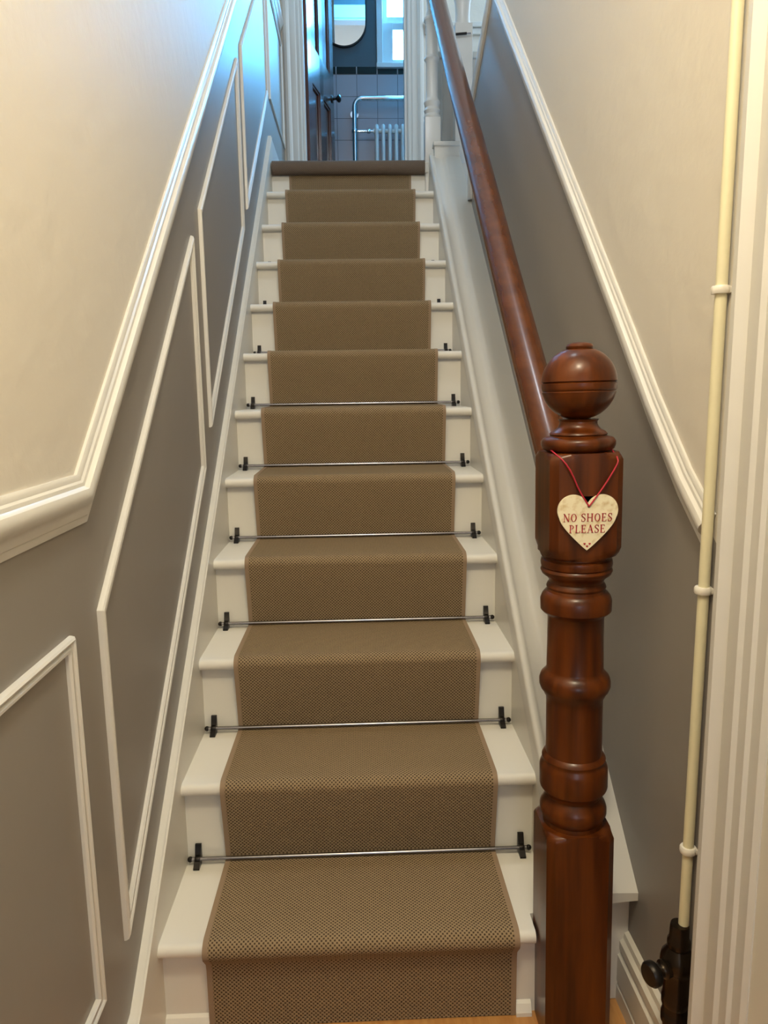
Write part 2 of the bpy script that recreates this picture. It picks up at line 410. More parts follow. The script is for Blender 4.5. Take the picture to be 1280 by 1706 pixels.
# right string with its wide moulded capping
bm = B(); prism(bm, [(.283, 0), (.283, .27), (LY-.03, sl(LY-.03, .05)), (LY+.03, LZ-.2), (.50, 0)], 0, W, W+.03)
obj('outer_string', bm, M_STRING, st)
sec = [(W-.001, -.0), (W-.002, .064), (W+.002, .070), (W+.013, .071), (W+.018, .066), (W+.024, .058), (W+.050, .052), (W+.062, .056), (W+.068, .062),
       (W+.078, .064), (XR, .062), (XR, .046), (W+.04, .040), (W+.03, .0)]
bm = B(); ya, yb = .237, 2.66
A = [bm.verts.new((x, ya, sl(ya, h))) for x, h in sec]; C = [bm.verts.new((x, yb, sl(yb, h))) for x, h in sec]
bm.faces.new(A[::-1]); bm.faces.new(C)
for i in range(len(sec)): j = (i+1) % len(sec); bm.faces.new((A[i], A[j], C[j], C[i]))
obj('sloping_capping', bm, M_CAP, st, smooth=True, autosmooth=50)
bm = B(); box(bm, .80, XR, .275, .295, 0, .225, .002); obj('end_panel', bm, M_STRING, st)
bm = B(); box(bm, .80, XR-.005, .268, .29, .225, .242); obj('shadow_gap', bm, M_DARK, st)
bm = B(); box(bm, W+.02, XR, 2.66, 2.70, 1.9, 2.335, .003); box(bm, W+.015, XR, 2.650, 2.71, 2.325, 2.345, .004)
obj('capping_block', bm, M_CAP, st)

# runner
def arc(c, r, a0, a1, n):
    return [(c[0]+r*math.cos(math.radians(a0+(a1-a0)*i/n)), c[1]+r*math.sin(math.radians(a0+(a1-a0)*i/n))) for i in range(n+1)]
T = .008
def runner_path(off):
    """profile of the cloth, off = height above the boards"""
    pts = [(G+OV-off-.001, 0.001)]
    for k in range(1, NT+2):
        yn, z = k*G, k*R
        if k == 1:
            pts += [(G+OV-off-.001, .125), (G+OV-off-.004, .140), (G+OV-off-.012, .150)]
            pts += arc((yn+.0135, z-.0135), .0135+off, 235, 90, 9)
        elif k <= NT:
            pts += [(yn+OV-off, (k-1)*R+.012), (yn+OV-off-.005, (k-1)*R+.05), (yn+OV-off-.014, (k-1)*R+.10)]
            pts += arc((yn+.0135, z-.0135), .0135+off, 190, 90, 8)
        else:
            pts += [(yn+OV-off, (k-1)*R+.012), (yn+OV-off-.001, z-.052)]
            break
        yb = (k+1)*G+OV
        pts += [(yb-off-.03, z+off)] + arc((yb-off-.010, z+off+.010), .010, -90, 0, 4)
    return pts
def cloth(name, x0, x1, material, parent, to, ti, nx, pathf):
    bm = B(); uvl = bm.loops.layers.uv.new('UVMap')
    po, pi = pathf(to), pathf(ti)
    s = [0]
    for a, b in zip(po, po[1:]): s.append(s[-1]+math.dist(a, b))
    xs = [x0+(x1-x0)*i/nx for i in range(nx+1)]
    top = [[bm.verts.new((x, p[0], p[1])) for x in xs] for p in po]
    for i in range(len(po)-1):
        for j in range(nx):
            f = bm.faces.new((top[i][j], top[i][j+1], top[i+1][j+1], top[i+1][j]))
            for lp, (u, v) in zip(f.loops, ((xs[j], s[i]), (xs[j+1], s[i]), (xs[j+1], s[i+1]), (xs[j], s[i+1]))): lp[uvl].uv = (u, v)
    for j in (0, nx):
        bot = [bm.verts.new((xs[j], p[0], p[1])) for p in pi]
        for i in range(len(po)-1): bm.faces.new((top[i][j], top[i+1][j], bot[i+1], bot[i]))
    return obj(name, bm, material, parent, smooth=True, autosmooth=60)
run = cloth('stair_runner', .092, .661, M_CARPET, None, T, 0.0005, 2, runner_path)
tag(run, 'tan bobble weave carpet runner climbing the middle of the white stairs', 'stair carpet')
for a, b in ((.083, .093), (.660, .670)):
    o = cloth('binding', a, b, M_BIND, run, T+.0008, 0.0005, 1, runner_path); o['label'] = 'pale tan taped edge'

def land_path(off):
    c = (LY+.016, LZ-.026); r = .026+off
    return [(LY+OV, LZ-.055)] + arc(c, r, 250, 90, 12) + [(YD+.02, LZ+off)]
lc = cloth('landing_carpet', .004, .735, M_LANDCARPET, None, .008, 0.001, 2, land_path)
tag(lc, 'brown landing carpet rolled over the top step in front of the bathroom', 'carpet')

# stair rods
def make_rod(k):
    y, z = (k+1)*G+OV-.016, k*R+.014
    t = thing('stair_rod', '', 'stair rod', (0, y, z), 'stair rods')
    bm = B(); cyl(bm, (.012, y, z), (.738, y, z), .0046, 14); obj('rod', bm, M_ROD, t, smooth=True)
    for sx, xb in ((-1, .024), (1, .727)):
        bm = B()
        prism(bm, [(y+.015, z-.006), (y+.015, z+.028), (y+.010, z+.028), (y+.003, z+.006), (y-.008, z-.002), (y-.019, z-.0095), (y-.019, z-.0135), (y+.008, z-.0135)], 0, xb-.0065, xb+.0065)
        lathe(bm, [(.0065, -.006), (.0075, -.004), (.0075, .004), (.0065, .006)], (xb, y, z), (1, 0, 0), 14)
        box(bm, xb-.004, xb+.004, y, y+.014, z-.004, z+.008)
        obj('bracket', bm, M_BLACK, t, smooth=True)
        bm = B(); xf = xb+sx*.016
        ball(bm, (xf, y, z), .0062, 14); cyl(bm, (xb, y, z), (xf, y, z), .0032, 10)
        obj('finial', bm, M_BLACK, t, smooth=True)
    return t
rod0 = make_rod(1)
ordn = ['lowest brass-toned stair rod, across the foot of the second riser', 'second stair rod up from the bottom', 'third stair rod up from the bottom',
        'fourth stair rod up from the bottom', 'fifth stair rod up from the bottom', 'sixth stair rod up from the bottom',
        'seventh stair rod up from the bottom, only its dark ends showing', 'eighth stair rod up, just its bracket tips showing above a tread',
        'highest stair rod, barely showing above a tread']
ordn[0] = 'lowest metal stair rod with dark brackets, nearest the newel base'
for i in range(1, 7): ordn[i] = ordn[i].replace('stair rod', 'metal stair rod with dark brackets, counting') if i < 6 else ordn[i]
rods = [rod0]
for i in range(1, 9):
    c = rod0.copy(); COL.objects.link(c); c.location = (0, (i+2)*G+OV-.016, (i+1)*R+.014)
    for ch in list(rod0.children):
        d = ch.copy(); COL.objects.link(d); d.parent = c
    rods.append(c)
for o, l in zip(rods, ordn): o['label'] = l

# ---------------------------------------------------------------- newel post
NX, NY = .757, .2235
H = .0595
nw = thing('newel_post', 'dark red varnished turned newel post with ball finial at the stair foot', 'newel post', (NX+.011, NY, 0))
def nobj(name, bm, m_, sm=True):
    o = obj(name, bm, m_, nw, smooth=sm, autosmooth=35)
    return o
NBX = NX+.011
def nlathe(bm, prof, seg=48): return lathe(bm, [(r, z) for z, r in prof], (NBX, NY, 0), (0, 0, 1), seg)
def turned_block(z0, z1, ht, hb):
    """square block whose ends are rounded in by the lathe"""
    bm = B(); rings = []
    n = 8
    prof = []
    if hb: prof += [(z0, .78), (z0+.005, .86), (z0+.012, .915), (z0+.021, .962), (z0+.030, .988), (z0+.040, 1.0)]
    else: prof += [(z0, 1.0)]
    if ht: prof += [(z1-.030, 1.0), (z1-.020, .985), (z1-.011, .955), (z1-.004, .91), (z1, .84)]
    else: prof += [(z1, 1.0)]
    c = .005
    for z, k in prof:
        # rounded square: mix between square (k=1) and circle
        pts = []
        for q in range(4):
            for s_ in range(7):
                a = math.radians(-45+90*q+ (s_)*90/7+90/14)
                ca, sa = math.cos(a), math.sin(a)
                rad_sq = H/max(abs(ca), abs(sa))
                lim = H*1.365                      # slight arris chamfer
                rad = min(rad_sq, lim)
                rad = min(rad, H*(1.0+ (k-.78)/.22*.365)) if k < 1 else rad
                pts.append((NBX+rad*ca, NY+rad*sa, z))
        rings.append([bm.verts.new(p) for p in pts])
    for A, C in zip(rings, rings[1:]):
        m_ = len(A)
        for i in range(m_): bm.faces.new((A[i], A[(i+1) % m_], C[(i+1) % m_], C[i]))
    bm.faces.new(rings[0][::-1]); bm.faces.new(rings[-1])
    return bm
nobj('base_block', turned_block(0.0, .425, True, False), M_WOOD)
pr = [(.405, .052), (.425, .053), (.432, .0515), (.438, .055), (.446, .0585), (.455, .0585), (.463, .056), (.470, .051), (.476, .0475), (.482, .049), (.489, .054), (.492, .058), (.497, .0595),
      (.530, .0595), (.536, .058), (.541, .055), (.545, .054), (.549, .0555), (.553, .0535), (.557, .049),
      (.60, .0485), (.65, .0485), (.662, .049), (.666, .052), (.671, .0535), (.676, .058), (.684, .0608), (.693, .0608), (.701, .058), (.706, .053), (.710, .050), (.714, .0485),
      (.77, .0475), (.808, .0475), (.812, .050), (.816, .056), (.820, .0595), (.838, .0600), (.846, .057), (.851, .053), (.853, .050), (.857, .0485), (.861, .050), (.865, .0485), (.869, .0455), (.873, .046), (.878, .050), (.884, .0575), (.890, .0600),
      (.893, .0590), (.895, .0570), (.897, .0590), (.903, .0600), (.909, .0590), (.911, .0565), (.914, .0580), (.922, .056)]
bm = B(); nlathe(bm, pr); nobj('turned_shaft', bm, M_WOOD)
nobj('upper_block', turned_block(.915, 1.091, True, True), M_WOOD)
bm = B(); nlathe(bm, [(1.085, .047), (1.091, .050), (1.093, .0535), (1.096, .058), (1.102, .0605), (1.108, .0605), (1.113, .057), (1.1145, .053), (1.1155, .0475), (1.1175, .0455), (1.1195, .0470), (1.1215, .0462), (1.1240, .0430), (1.1270, .0372), (1.131, .0328), (1.136, .0305), (1.140, .0305), (1.1435, .033)])
nobj('neck', bm, M_WOOD)
rb = .0605; cz = 1.2015
prb = []
for i in range(2, 40):
    a = math.pi*i/42
    z = cz-(.0585)*math.cos(a); r = rb*math.sin(a)**.9
    prb.append((z, r))
prb = [(1.1425, .031)]+[(z, r) for z, r in prb if z > 1.144 and z < 1.256]
for zc in (1.1895, 1.2035):
    prb = [(z, r) for z, r in prb if abs(z-zc) > .0024]
    rr_ = rb*.999
    prb += [(zc-.0018, rb*math.sin(math.acos(max(-1, min(1, (cz-zc)/.0585))))**.9), (zc, rb*.955), (zc+.0018, rb*math.sin(math.acos(max(-1, min(1, (cz-zc)/.0585))))**.9)]
prb.sort()
bm = B(); nlathe(bm, prb+[(1.2565, .021)], 56)
nlathe(bm, [(1.254, .019), (1.257, .0215), (1.261, .0220), (1.2645, .0195), (1.267, .012), (1.2675, 0.0)], 40)
nobj('ball_finial', bm, M_WOOD)
nw.rotation_euler = (0, math.radians(-.8), 0)

# ---------------------------------------------------------------- handrail
path = [(.775, .275, .915), (.773, .669, 1.251), (.772, .97, 1.513), (.771, 1.348, 1.854), (.770, 1.831, 2.274), (.770, 2.487, 2.863), (.770, 2.735, 3.088)]
sec = []
for i in range(20):
    a = 2*math.pi*i/20
    x, y = .036*math.cos(a), .036*math.sin(a)
    if y < -.012: x *= .78; y = max(y, -.034)
    sec.append((x, -y))
bm = B(); sweep(bm, sec, path)
hr = obj('handrail', bm, M_RAIL, smooth=True, autosmooth=50)
tag(hr, 'polished brown wooden handrail sloping up from the newel post', 'handrail')

# ---------------------------------------------------------------- landing balustrade posts
def turned_white(name, x, y, hw, z0, zt, rings, label, blockto):
    t = thing(name, label, 'post', (x, y, z0))
    bm = B(); box(bm, x-hw, x+hw, y-hw, y+hw, z0, blockto, .005); obj('square_base', bm, M_TRIM, t, smooth=True)
    bm = B(); lathe(bm, [(r*hw/.036, z) for z, r in rings], (x, y, 0), (0, 0, 1), 28); obj('turned_shaft', bm, M_TRIM, t, smooth=True, autosmooth=35)
    bm = B(); box(bm, x-hw, x+hw, y-hw, y+hw, zt, zt+.35, .005); obj('top_block', bm, M_TRIM, t, smooth=True)
    return t
rg = [(2.478, .030), (2.485, .036), (2.492, .038), (2.500, .036), (2.505, .031), (2.512, .033), (2.520, .037), (2.528, .033), (2.535, .030), (2.545, .034), (2.556, .038), (2.562, .036), (2.570, .030), (2.580, .027),
      (2.65, .027), (2.735, .027), (2.742, .031), (2.748, .035), (2.756, .033), (2.762, .028), (2.78, .027), (2.87, .026), (2.905, .029), (2.915, .036), (2.925, .036), (2.935, .028), (2.96, .022), (3.0, .022), (3.05, .034), (3.1, .034)]
turned_white('landing_newel', .776, 2.785, .038, LZ-.25, 3.1, rg, 'white turned landing newel at the top of the stairs, left of the handrail', 2.485)
rg2 = [(2.895, .036), (2.905, .034), (2.92, .030), (2.95, .029), (3.0, .032), (3.02, .037), (3.035, .037), (3.05, .030), (3.10, .028), (3.3, .032), (3.5, .03)]
turned_white('upper_newel', .925, 2.80, .042, LZ, 3.5, rg2, 'white turned newel of the upper flight, right of the handrail top', 2.90)

# upper flight string sloping over the right wall
bm = B(); sweep(bm, [(-.104, -.004), (.012, -.004), (.014, .004), (.014, .028), (.008, .040), (-.104, .040)], [(XR, 2.335, 2.0)]+[(XR, y, z) for y, z in CUT]+[(XR, 1.3, 4.6)], up=Vector((-1, 0, 0)))
struct('trim_13', bm, M_TRIM, 'white sloping trim board where the right wall ends behind the handrail', 'moulding', smooth=True, autosmooth=30)
# panelled spandrel facing the camera, under the balustrade at the landing edge
bm = B(); box(bm, .815, 1.9, 2.90, 2.93, LZ, 2.80, .003)
box(bm, .81, 1.9, 2.885, 2.945, 2.80, 2.83, .005)
ps = obj('landing_screen', bm, M_TRIM); tag(ps, 'white boarded screen on the landing behind the end of the sloping capping', 'panel')
bm = B(); 
for xx in (.835, .885): box(bm, xx, xx+.007, 2.894, 2.902, LZ+.02, 2.79, .002)
obj('bead', bm, M_TRIM, ps)
# dark bolt
bt = thing('gate_bolt', 'small black bolt on the white upper newel beside the handrail', 'bolt', (.90, 2.74, 2.842))
bm = B(); cyl(bm, (.884, 2.745, 2.842), (.936, 2.745, 2.846), .0055, 12); obj('shaft', bm, M_BLACK, bt, smooth=True)
bm = B(); cyl(bm, (.936, 2.745, 2.846), (.956, 2.745, 2.846), .003, 10); obj('pin', bm, M_ROD, bt, smooth=True)

# ---------------------------------------------------------------- dado rails and panel mouldings
prof_d = [(0, -.036), (.006, -.036), (.009, -.031), (.009, -.026), (.013, -.024), (.016, -.016), (.024, -.009), (.033, -.004), (.037, .003), (.037, .010), (.032, .016), (.025, .018), (.021, .020), (.019, .025), (.014, .028), (.013, .033), (.008, .037), (0, .037)]
def rail(name, path, label, flip=1, x=XL, sc=1.0, prof=prof_d, m_=M_TRIM):
    bm = B(); up = Vector((flip, 0, 0))
    # in-plane perpendicular d x up: choose sign so that +b is upward
    d = Vector(path[1])-Vector(path[0]); n = d.cross(up); sg = 1 if n.z > 0 else -1
    sweep(bm, [(a*sc*.56, b*sc*sg) for a, b in prof], path, up=up)
    return struct(name, bm, m_, label, 'moulding', smooth=True, autosmooth=30)
yk = .09+(3.33-1.045)/.865
prof_d = [(a, b*.86 if b > 0 else b) for a, b in prof_d]
rail('trim_1', [(XL, -3.2, 1.045), (XL, .09, 1.045), (XL, yk, 3.33), (XL, YD, 3.33)], 'white dado rail on the left wall, level then rising with the stairs')
rail('trim_2', [(XR, y, z) for y, z in DR[1:-1]+[(1.73, 2.50)]], 'white dado rail sloping up the right wall', flip=-1, sc=.85)
rail('trim_3', [(.83, YD, 3.33), (X2, YD, 3.33)], 'short dado rail on the landing wall right of the bathroom door', flip=1)
bpy.data.objects.remove(bpy.data.objects['trim_3'])
bm = B(); box(bm, .835, X2, YD-.03, YD, 3.315, 3.345, .006); box(bm, .835, X2, YD-.018, YD, 3.28, 3.315, .004)
struct('trim_3', bm, M_TRIM, 'short dado rail on the landing wall right of the bathroom door', 'moulding')
prof_p = [(a*.8, b*.74) for a, b in [(0, -.0135), (.006, -.0135), (.010, -.010), (.010, -.005), (.006, -.002), (.006, .001), (.011, .004), (.013, .008), (.010, .012), (.004, .0135), (0, .0135)]]
def panel(name, quad, label):
    bm = B(); sweep(bm, prof_p, [(XL, y, z) for y, z in quad], up=Vector((1, 0, 0)), closed=True)
    struct(name, bm, M_TRIM, label, 'moulding', smooth=True, autosmooth=30)
panel('trim_4', [(-.95, .30), (.002, .296), (.002, .854), (-.95, .854)], 'level rectangular panel moulding at the lower left of the hall wall')
panel('trim_5', [(.135, .315), (.935, 1.005), (.935, 1.562), (.131, .862)], 'first sloping panel moulding on the left wall beside the lowest steps')
panel('trim_6', [(1.062, 1.125), (1.838, 1.79), (1.838, 2.345), (1.062, 1.668)], 'second sloping panel moulding on the left wall, mid stairs')
panel('trim_7', [(1.97, 1.905), (2.835, 2.625), (2.835, 3.165), (1.97, 2.455)], 'third sloping panel moulding on the left wall near the top')
panel('trim_8', [(2.955, 2.645), (3.69, 2.645), (3.69, 3.20), (2.955, 3.20)], 'level panel moulding on the landing wall beside the bathroom door')

# baseboards
def skirt_prof(x, dirn, h=.15):
    return [(x, 0), (x+dirn*.020, 0), (x+dirn*.020, h*.22), (x+dirn*.017, h*.25), (x+dirn*.020, h*.29), (x+dirn*.020, h*.66), (x+dirn*.013, h*.70), (x+dirn*.017, h*.75), (x+dirn*.017, h*.86), (x+dirn*.010, h*.90), (x+dirn*.008, h*.97), (x, h)]
bm = B(); prism(bm, skirt_prof(XL, 1), 1, -3.2, .10)
struct('baseboard_left', bm, M_STRING, 'white moulded skirting along the left hall wall', 'skirting board')
bm = B(); prism(bm, skirt_prof(XR, -1), 1, -.025, .275)
struct('baseboard_right', bm, M_STRING, 'white moulded skirting on the right wall behind the pipe valve', 'skirting board')
bm = B(); box(bm, XL, XL+.018, LY+.10, YD, LZ, LZ+.14, .003)
struct('baseboard_landing', bm, M_TRIM, 'white skirting on the left side of the landing', 'skirting board')

# ---------------------------------------------------------------- door casings
def casing_prof():
    return [(0, 0), (.018, 0), (.030, .006), (.034, .014), (.034, .024), (.028, .030), (.022, .036), (.022, .052), (.027, .058), (.027, .070), (.022, .076), (.022, .094), (.017, .098), (.017, .118), (.012, .125), (0, .125)]
# right-hand ground floor doorway: casing at Y from -.03 back to -.155
bm = B()
A = [(XR-a, -.030-b) for a, b in casing_prof()]
prism(bm, A, 2, 0, 2.32)
prism(bm, [(x, -1.10-.155+.0-(y+.155)*1.0-.0) for x, y in A], 2, 0, 2.32)
box(bm, XR-.034, XR, -1.25, -.03, 2.32, 2.44, .006)
struct('trim_9', bm, M_TRIM, 'broad cream moulded door casing at the right edge of the hall', 'door casing', smooth=True, autosmooth=25)
bm = B(); box(bm, XR-.010, XR+.10, -.17, -.150, 0, 2.32); box(bm, XR-.010, XR+.03, -1.1, -.168, 0, 2.3, .002)
d2 = struct('door_2', bm, M_STRING, 'cream painted door closed in the casing at the right edge', 'door')
bm = B(); ball(bm, (XR-.05, -1.03, 1.0), .025, 18); cyl(bm, (XR-.05, -1.03, 1.0), (XR-.008, -1.03, 1.0), .01); obj('knob', bm, M_BRONZE, d2, smooth=True)
# bathroom doorway casing
bm = B()
pc = [(0, 0), (0, -.012), (.008, -.020), (.022, -.024), (.034, -.018), (.040, -.012), (.052, -.014), (.070, -.014), (.078, -.009), (.092, -.012), (.098, -.010), (.105, 0)]
prism(bm, [(-.008+a*1.02, YD+b) for a, b in pc], 2, LZ, DZ+.09)
prism(bm, [(.826-a*.98, YD+b) for a, b in pc], 2, LZ, DZ+.09)
prism(bm, [(DZ+.10-a, 0) for a, b in pc][:0] or [(-.008, YD), (.826, YD), (.826, YD-.02), (-.008, YD-.02)], 2, DZ, DZ+.1)
struct('trim_10', bm, M_TRIM, 'white moulded casing around the bathroom doorway', 'door casing', smooth=True, autosmooth=25)
bm = B(); box(bm, DX0-.001, DX0+.012, YD-.004, YD+.085, LZ, DZ); box(bm, DX1-.012, DX1+.001, YD-.004, YD+.085, LZ, DZ); box(bm, DX0, DX1, YD-.004, YD+.085, DZ-.012, DZ)
struct('trim_11', bm, M_TRIM, 'white lining inside the bathroom doorway', 'door lining')

# bathroom door leaf, open inwards
hinge = Vector((DX0+.012, YD+.075, LZ+.006)); end = Vector((.250, 4.45, LZ+.006))
dv = (end-hinge); wd = dv.length; dv.normalize(); nv = Vector((dv.y, -dv.x, 0))   # nv faces +X
HD = 2.06
def leaf(bm, u0, u1, z0, z1, t0, t1, bev=0.0):
    t = bmesh.new(); box(t, u0, u1, t0, t1, z0, z1, bev)
    mt = Matrix((dv, nv, Vector((0, 0, 1)))).transposed().to_4x4(); mt.translation = hinge
    merge(bm, t, mt)
bm = B()
st_ = .095; mu = .09; th = .02
px = [(st_, wd/2-mu/2), (wd/2+mu/2, wd-st_)]
leaf(bm, 0, st_, 0, HD, -th, th, .001); leaf(bm, wd-st_, wd, 0, HD, -th, th, .001)
leaf(bm, wd/2-mu/2, wd/2+mu/2, .2, HD-.1, -th, th, .001)
for a, b in ((0, .2), (.80, 1.02), (HD-.1, HD)): leaf(bm, st_, wd-st_, a, b, -th, th, .001)
d1 = struct('door_1', bm, M_DOORWOOD, 'dark varnished four panel bathroom door standing open', 'door')
bm = B()
for a, b in px:
    for c, d in ((.2, .80), (1.02, HD-.1)): leaf(bm, a-.002, b+.002, c-.002, d+.002, -.004, .004)
obj('door_panels', bm, M_DOORWOOD, d1)
bm = B()
for a, b in px:
    for c, d in ((.2, .80), (1.02, HD-.1)):
        for s_ in (1, -1):
            t0, t1 = (.004, .014) if s_ > 0 else (-.014, -.004)
            leaf(bm, a, a+.014, c, d, t0, t1, .003); leaf(bm, b-.014, b, c, d, t0, t1, .003)
            leaf(bm, a, b, c, c+.014, t0, t1, .003); leaf(bm, a, b, d-.014, d, t0, t1, .003)
obj('panel_moulding', bm, M_DOORWOOD, d1)
kp = hinge+dv*(wd-.055)+Vector((0, 0, .88))
bm = B()
lathe(bm, [(.024, .02), (.024, .025), (.010, .028), (.008, .048), (.016, .054), (.025, .064), (.025, .074), (.016, .082), (0, .084)], kp, nv, 24)
lathe(bm, [(.024, .02), (.024, .025), (.010, .028), (.008, .048), (.016, .054), (.025, .064), (.025, .074), (.016, .082), (0, .084)], kp, -nv, 24)
obj('door_knob', bm, M_BLACK, d1, smooth=True)

# ---------------------------------------------------------------- bathroom things
mr = thing('mirror', 'pill shaped mirror with thin dark rim on the bathroom wall', 'mirror', (.345, YB, 3.9))
def pill(cx, z0, z1, r, n=24):
    return [(cx+r*math.cos(math.pi+math.pi*i/n), z0+r+r*math.sin(math.pi+math.pi*i/n)) for i in range(n+1)]+[(cx+r*math.cos(math.pi*i/n), z1-r+r*math.sin(math.pi*i/n)) for i in range(n+1)]
bm = B(); prism(bm, pill(.345, 3.700, 4.55, .168), 1, YB-.022, YB-.001); obj('rim', bm, M_BLACK, mr)
bm = B(); prism(bm, pill(.345, 3.709, 4.541, .159), 1, YB-.024, YB-.0215); obj('glass', bm, M_MIRROR, mr)

RY = YB-.12
tr = thing('towel_radiator', 'white column radiator inside a chrome towel rail against the tiled wall', 'radiator', (.8, RY, LZ))
rl, rrx, rt = .411, 1.20, 3.313
bm = B()
pts = [(rl, RY, LZ)]+[(rl, RY, rt-.06)]+[(rl+.06-.06*math.cos(math.radians(a)), RY, rt-.06+.06*math.sin(math.radians(a))) for a in range(10, 91, 10)]+[(rrx-.06+.06*math.sin(math.radians(a)), RY, rt-.06+.06*math.cos(math.radians(a))) for a in range(0, 91, 10)]+[(rrx, RY, LZ)]
tube(bm, pts, .0175, 18)
for x_ in (rl, rrx): lathe(bm, [(.035, 0), (.035, .006), (.018, .012)], (x_, RY, LZ), (0, 0, 1), 20)
for x_ in (rl, rrx): lathe(bm, [(.022, -.012), (.024, -.008), (.024, .008), (.022, .012)], (x_, RY, 3.088), (0, 0, 1), 20)
for x_ in (rl, rrx): cyl(bm, (x_, RY, rt-.075), (x_, YB-.01, rt-.075), .012); lathe(bm, [(.03, 0), (.03, .008)], (x_, YB-.02, rt-.075), (0, 1, 0))
obj('towel_rail', bm, M_CHROME, tr, smooth=True)
for a, b, xv in ((rl, .56, .50), (1.10, rrx, 1.14)):
    bm = B(); cyl(bm, (a, RY, 3.088), (b, RY, 3.088), .010)
    lathe(bm, [(.013, 0), (.016, .004), (.016, .022), (.013, .026)], (xv, RY, 3.088), (1, 0, 0), 16)
    obj('connector', bm, M_CHROME, tr, smooth=True)
for i in range(12):
    xc = .572+.0478*i; bm = B()
    for dy in (-.05, 0, .05):
        tube(bm, [(xc, RY+dy, LZ+.14), (xc, RY+dy, 3.09)], .0125, 12)
    tube(bm, [(xc, RY-.05, 3.08), (xc, RY-.04, 3.108), (xc, RY-.02, 3.118), (xc, RY+.02, 3.118), (xc, RY+.04, 3.108), (xc, RY+.05, 3.08)], .014, 12, 1)
    tube(bm, [(xc, RY-.05, LZ+.15), (xc, RY, LZ+.12), (xc, RY+.05, LZ+.15)], .014, 12, 1)
    cyl(bm, (xc-.024, RY, 3.088), (xc+.024, RY, 3.088), .016); cyl(bm, (xc-.024, RY, LZ+.15), (xc+.024, RY, LZ+.15), .016)
    obj('column', bm, M_RAD, tr, smooth=True)

# ---------------------------------------------------------------- heating pipe
PX, PY = .883, .030
hp = thing('heating_pipe', 'cream painted heating pipe with bronze valve beside the right casing', 'pipe', (PX, PY, 0))
bm = B(); tube(bm, [(PX, PY, .35), (PX+.001, PY, .9), (PX+.001, PY, 1.5), (PX, PY, 2.75)], .0080, 18); obj('pipe_run', bm, M_PIPE, hp, smooth=True)
for z in (.490, .902, 1.322):
    bm = B(); lathe(bm, [(.0085, -.005), (.0115, -.005), (.0125, -.002), (.0125, .003), (.0110, .0055), (.0085, .0055)], (PX, PY, z), (0, 0, 1), 20)
    box(bm, PX, XR, PY-.009, PY+.009, z-.005, z+.005, .002); obj('pipe_clip', bm, M_CLIP, hp, smooth=True)
bm = B()
VX = PX-.006
lathe(bm, [(.0135, .362), (.0145, .358), (.0150, .338), (.0175, .334), (.0180, .325), (.0165, .322), (.0200, .316), (.0255, .308), (.0275, .298), (.0260, .288), (.0215, .283), (.020, .276), (.0205, .24), (.022, .236), (.022, .222), (.0195, .219), (.0200, .205), (.0215, .203), (.0215, .190), (.0185, .187), (.018, .172), (.0145, .168)][::-1], (VX, PY, 0), (0, 0, 1), 24)
hd = Vector((-.93, -.36, 0)).normalized()
vc = Vector((VX, PY, .292))
lathe(bm, [(.0135, .01), (.0145, .030), (.0115, .032), (.0095, .036), (.0085, .046), (.0120, .050)], vc, hd, 20)
obj('valve_body', bm, M_BRONZE, hp, smooth=True)
bm = B(); lathe(bm, [(.008, .044), (.0165, .045), (.0190, .048), (.0190, .056), (.0160, .060), (.008, .061), (0, .0612)], vc, hd, 30)
obj('valve_wheel', bm, M_BLACK, hp, smooth=True)
bm = B(); cyl(bm, (VX, PY, 0), (VX, PY, .175), .0135, 18); obj('tail_pipe', bm, M_RUST, hp, smooth=True)

# ---------------------------------------------------------------- heart sign
HX, HZ, HY = .752, .981, .1605
hs = thing('heart_sign', 'cream wooden heart sign reading no shoes please hung on the newel post', 'sign', (HX, HY, HZ))
def heart_pts(w, h, n=72):
    # two upper lobes meeting in a notch; slightly convex sides down to the point
    pts = []
    r = w*.262; cx = w*.5-r; cz_ = h*.5-r
    for i in range(25):           # right lobe from the notch over to the side
        a = math.radians(158-(158+28)*i/24)
        pts.append((cx+r*math.cos(a), cz_+r*math.sin(a)))
    x0, z0 = pts[-1]
    for i in range(1, 12):
        t = i/12; c1 = (x0-w*.03, z0-h*.17); p2 = (0, -h*.5)
        pts.append(((1-t)**2*x0+2*t*(1-t)*c1[0]+t*t*p2[0], (1-t)**2*z0+2*t*(1-t)*c1[1]+t*t*p2[1]))
    left = [(-x, z) for x, z in pts][::-1]
    return pts+[(0, -h*.5)]+left
WH, HH = .0975, .091
bm = B(); prism(bm, [(HX+x, HZ+z) for x, z in heart_pts(WH, HH)], 1, HY-.002, HY+.002)
bmesh.ops.bevel(bm, geom=[e for e in bm.edges if abs(e.verts[0].co.y-e.verts[1].co.y) < 1e-6 and e.verts[0].co.y < HY], offset=.0006, segments=1, affect='EDGES')
obj('heart_plaque', bm, M_HEART, hs)
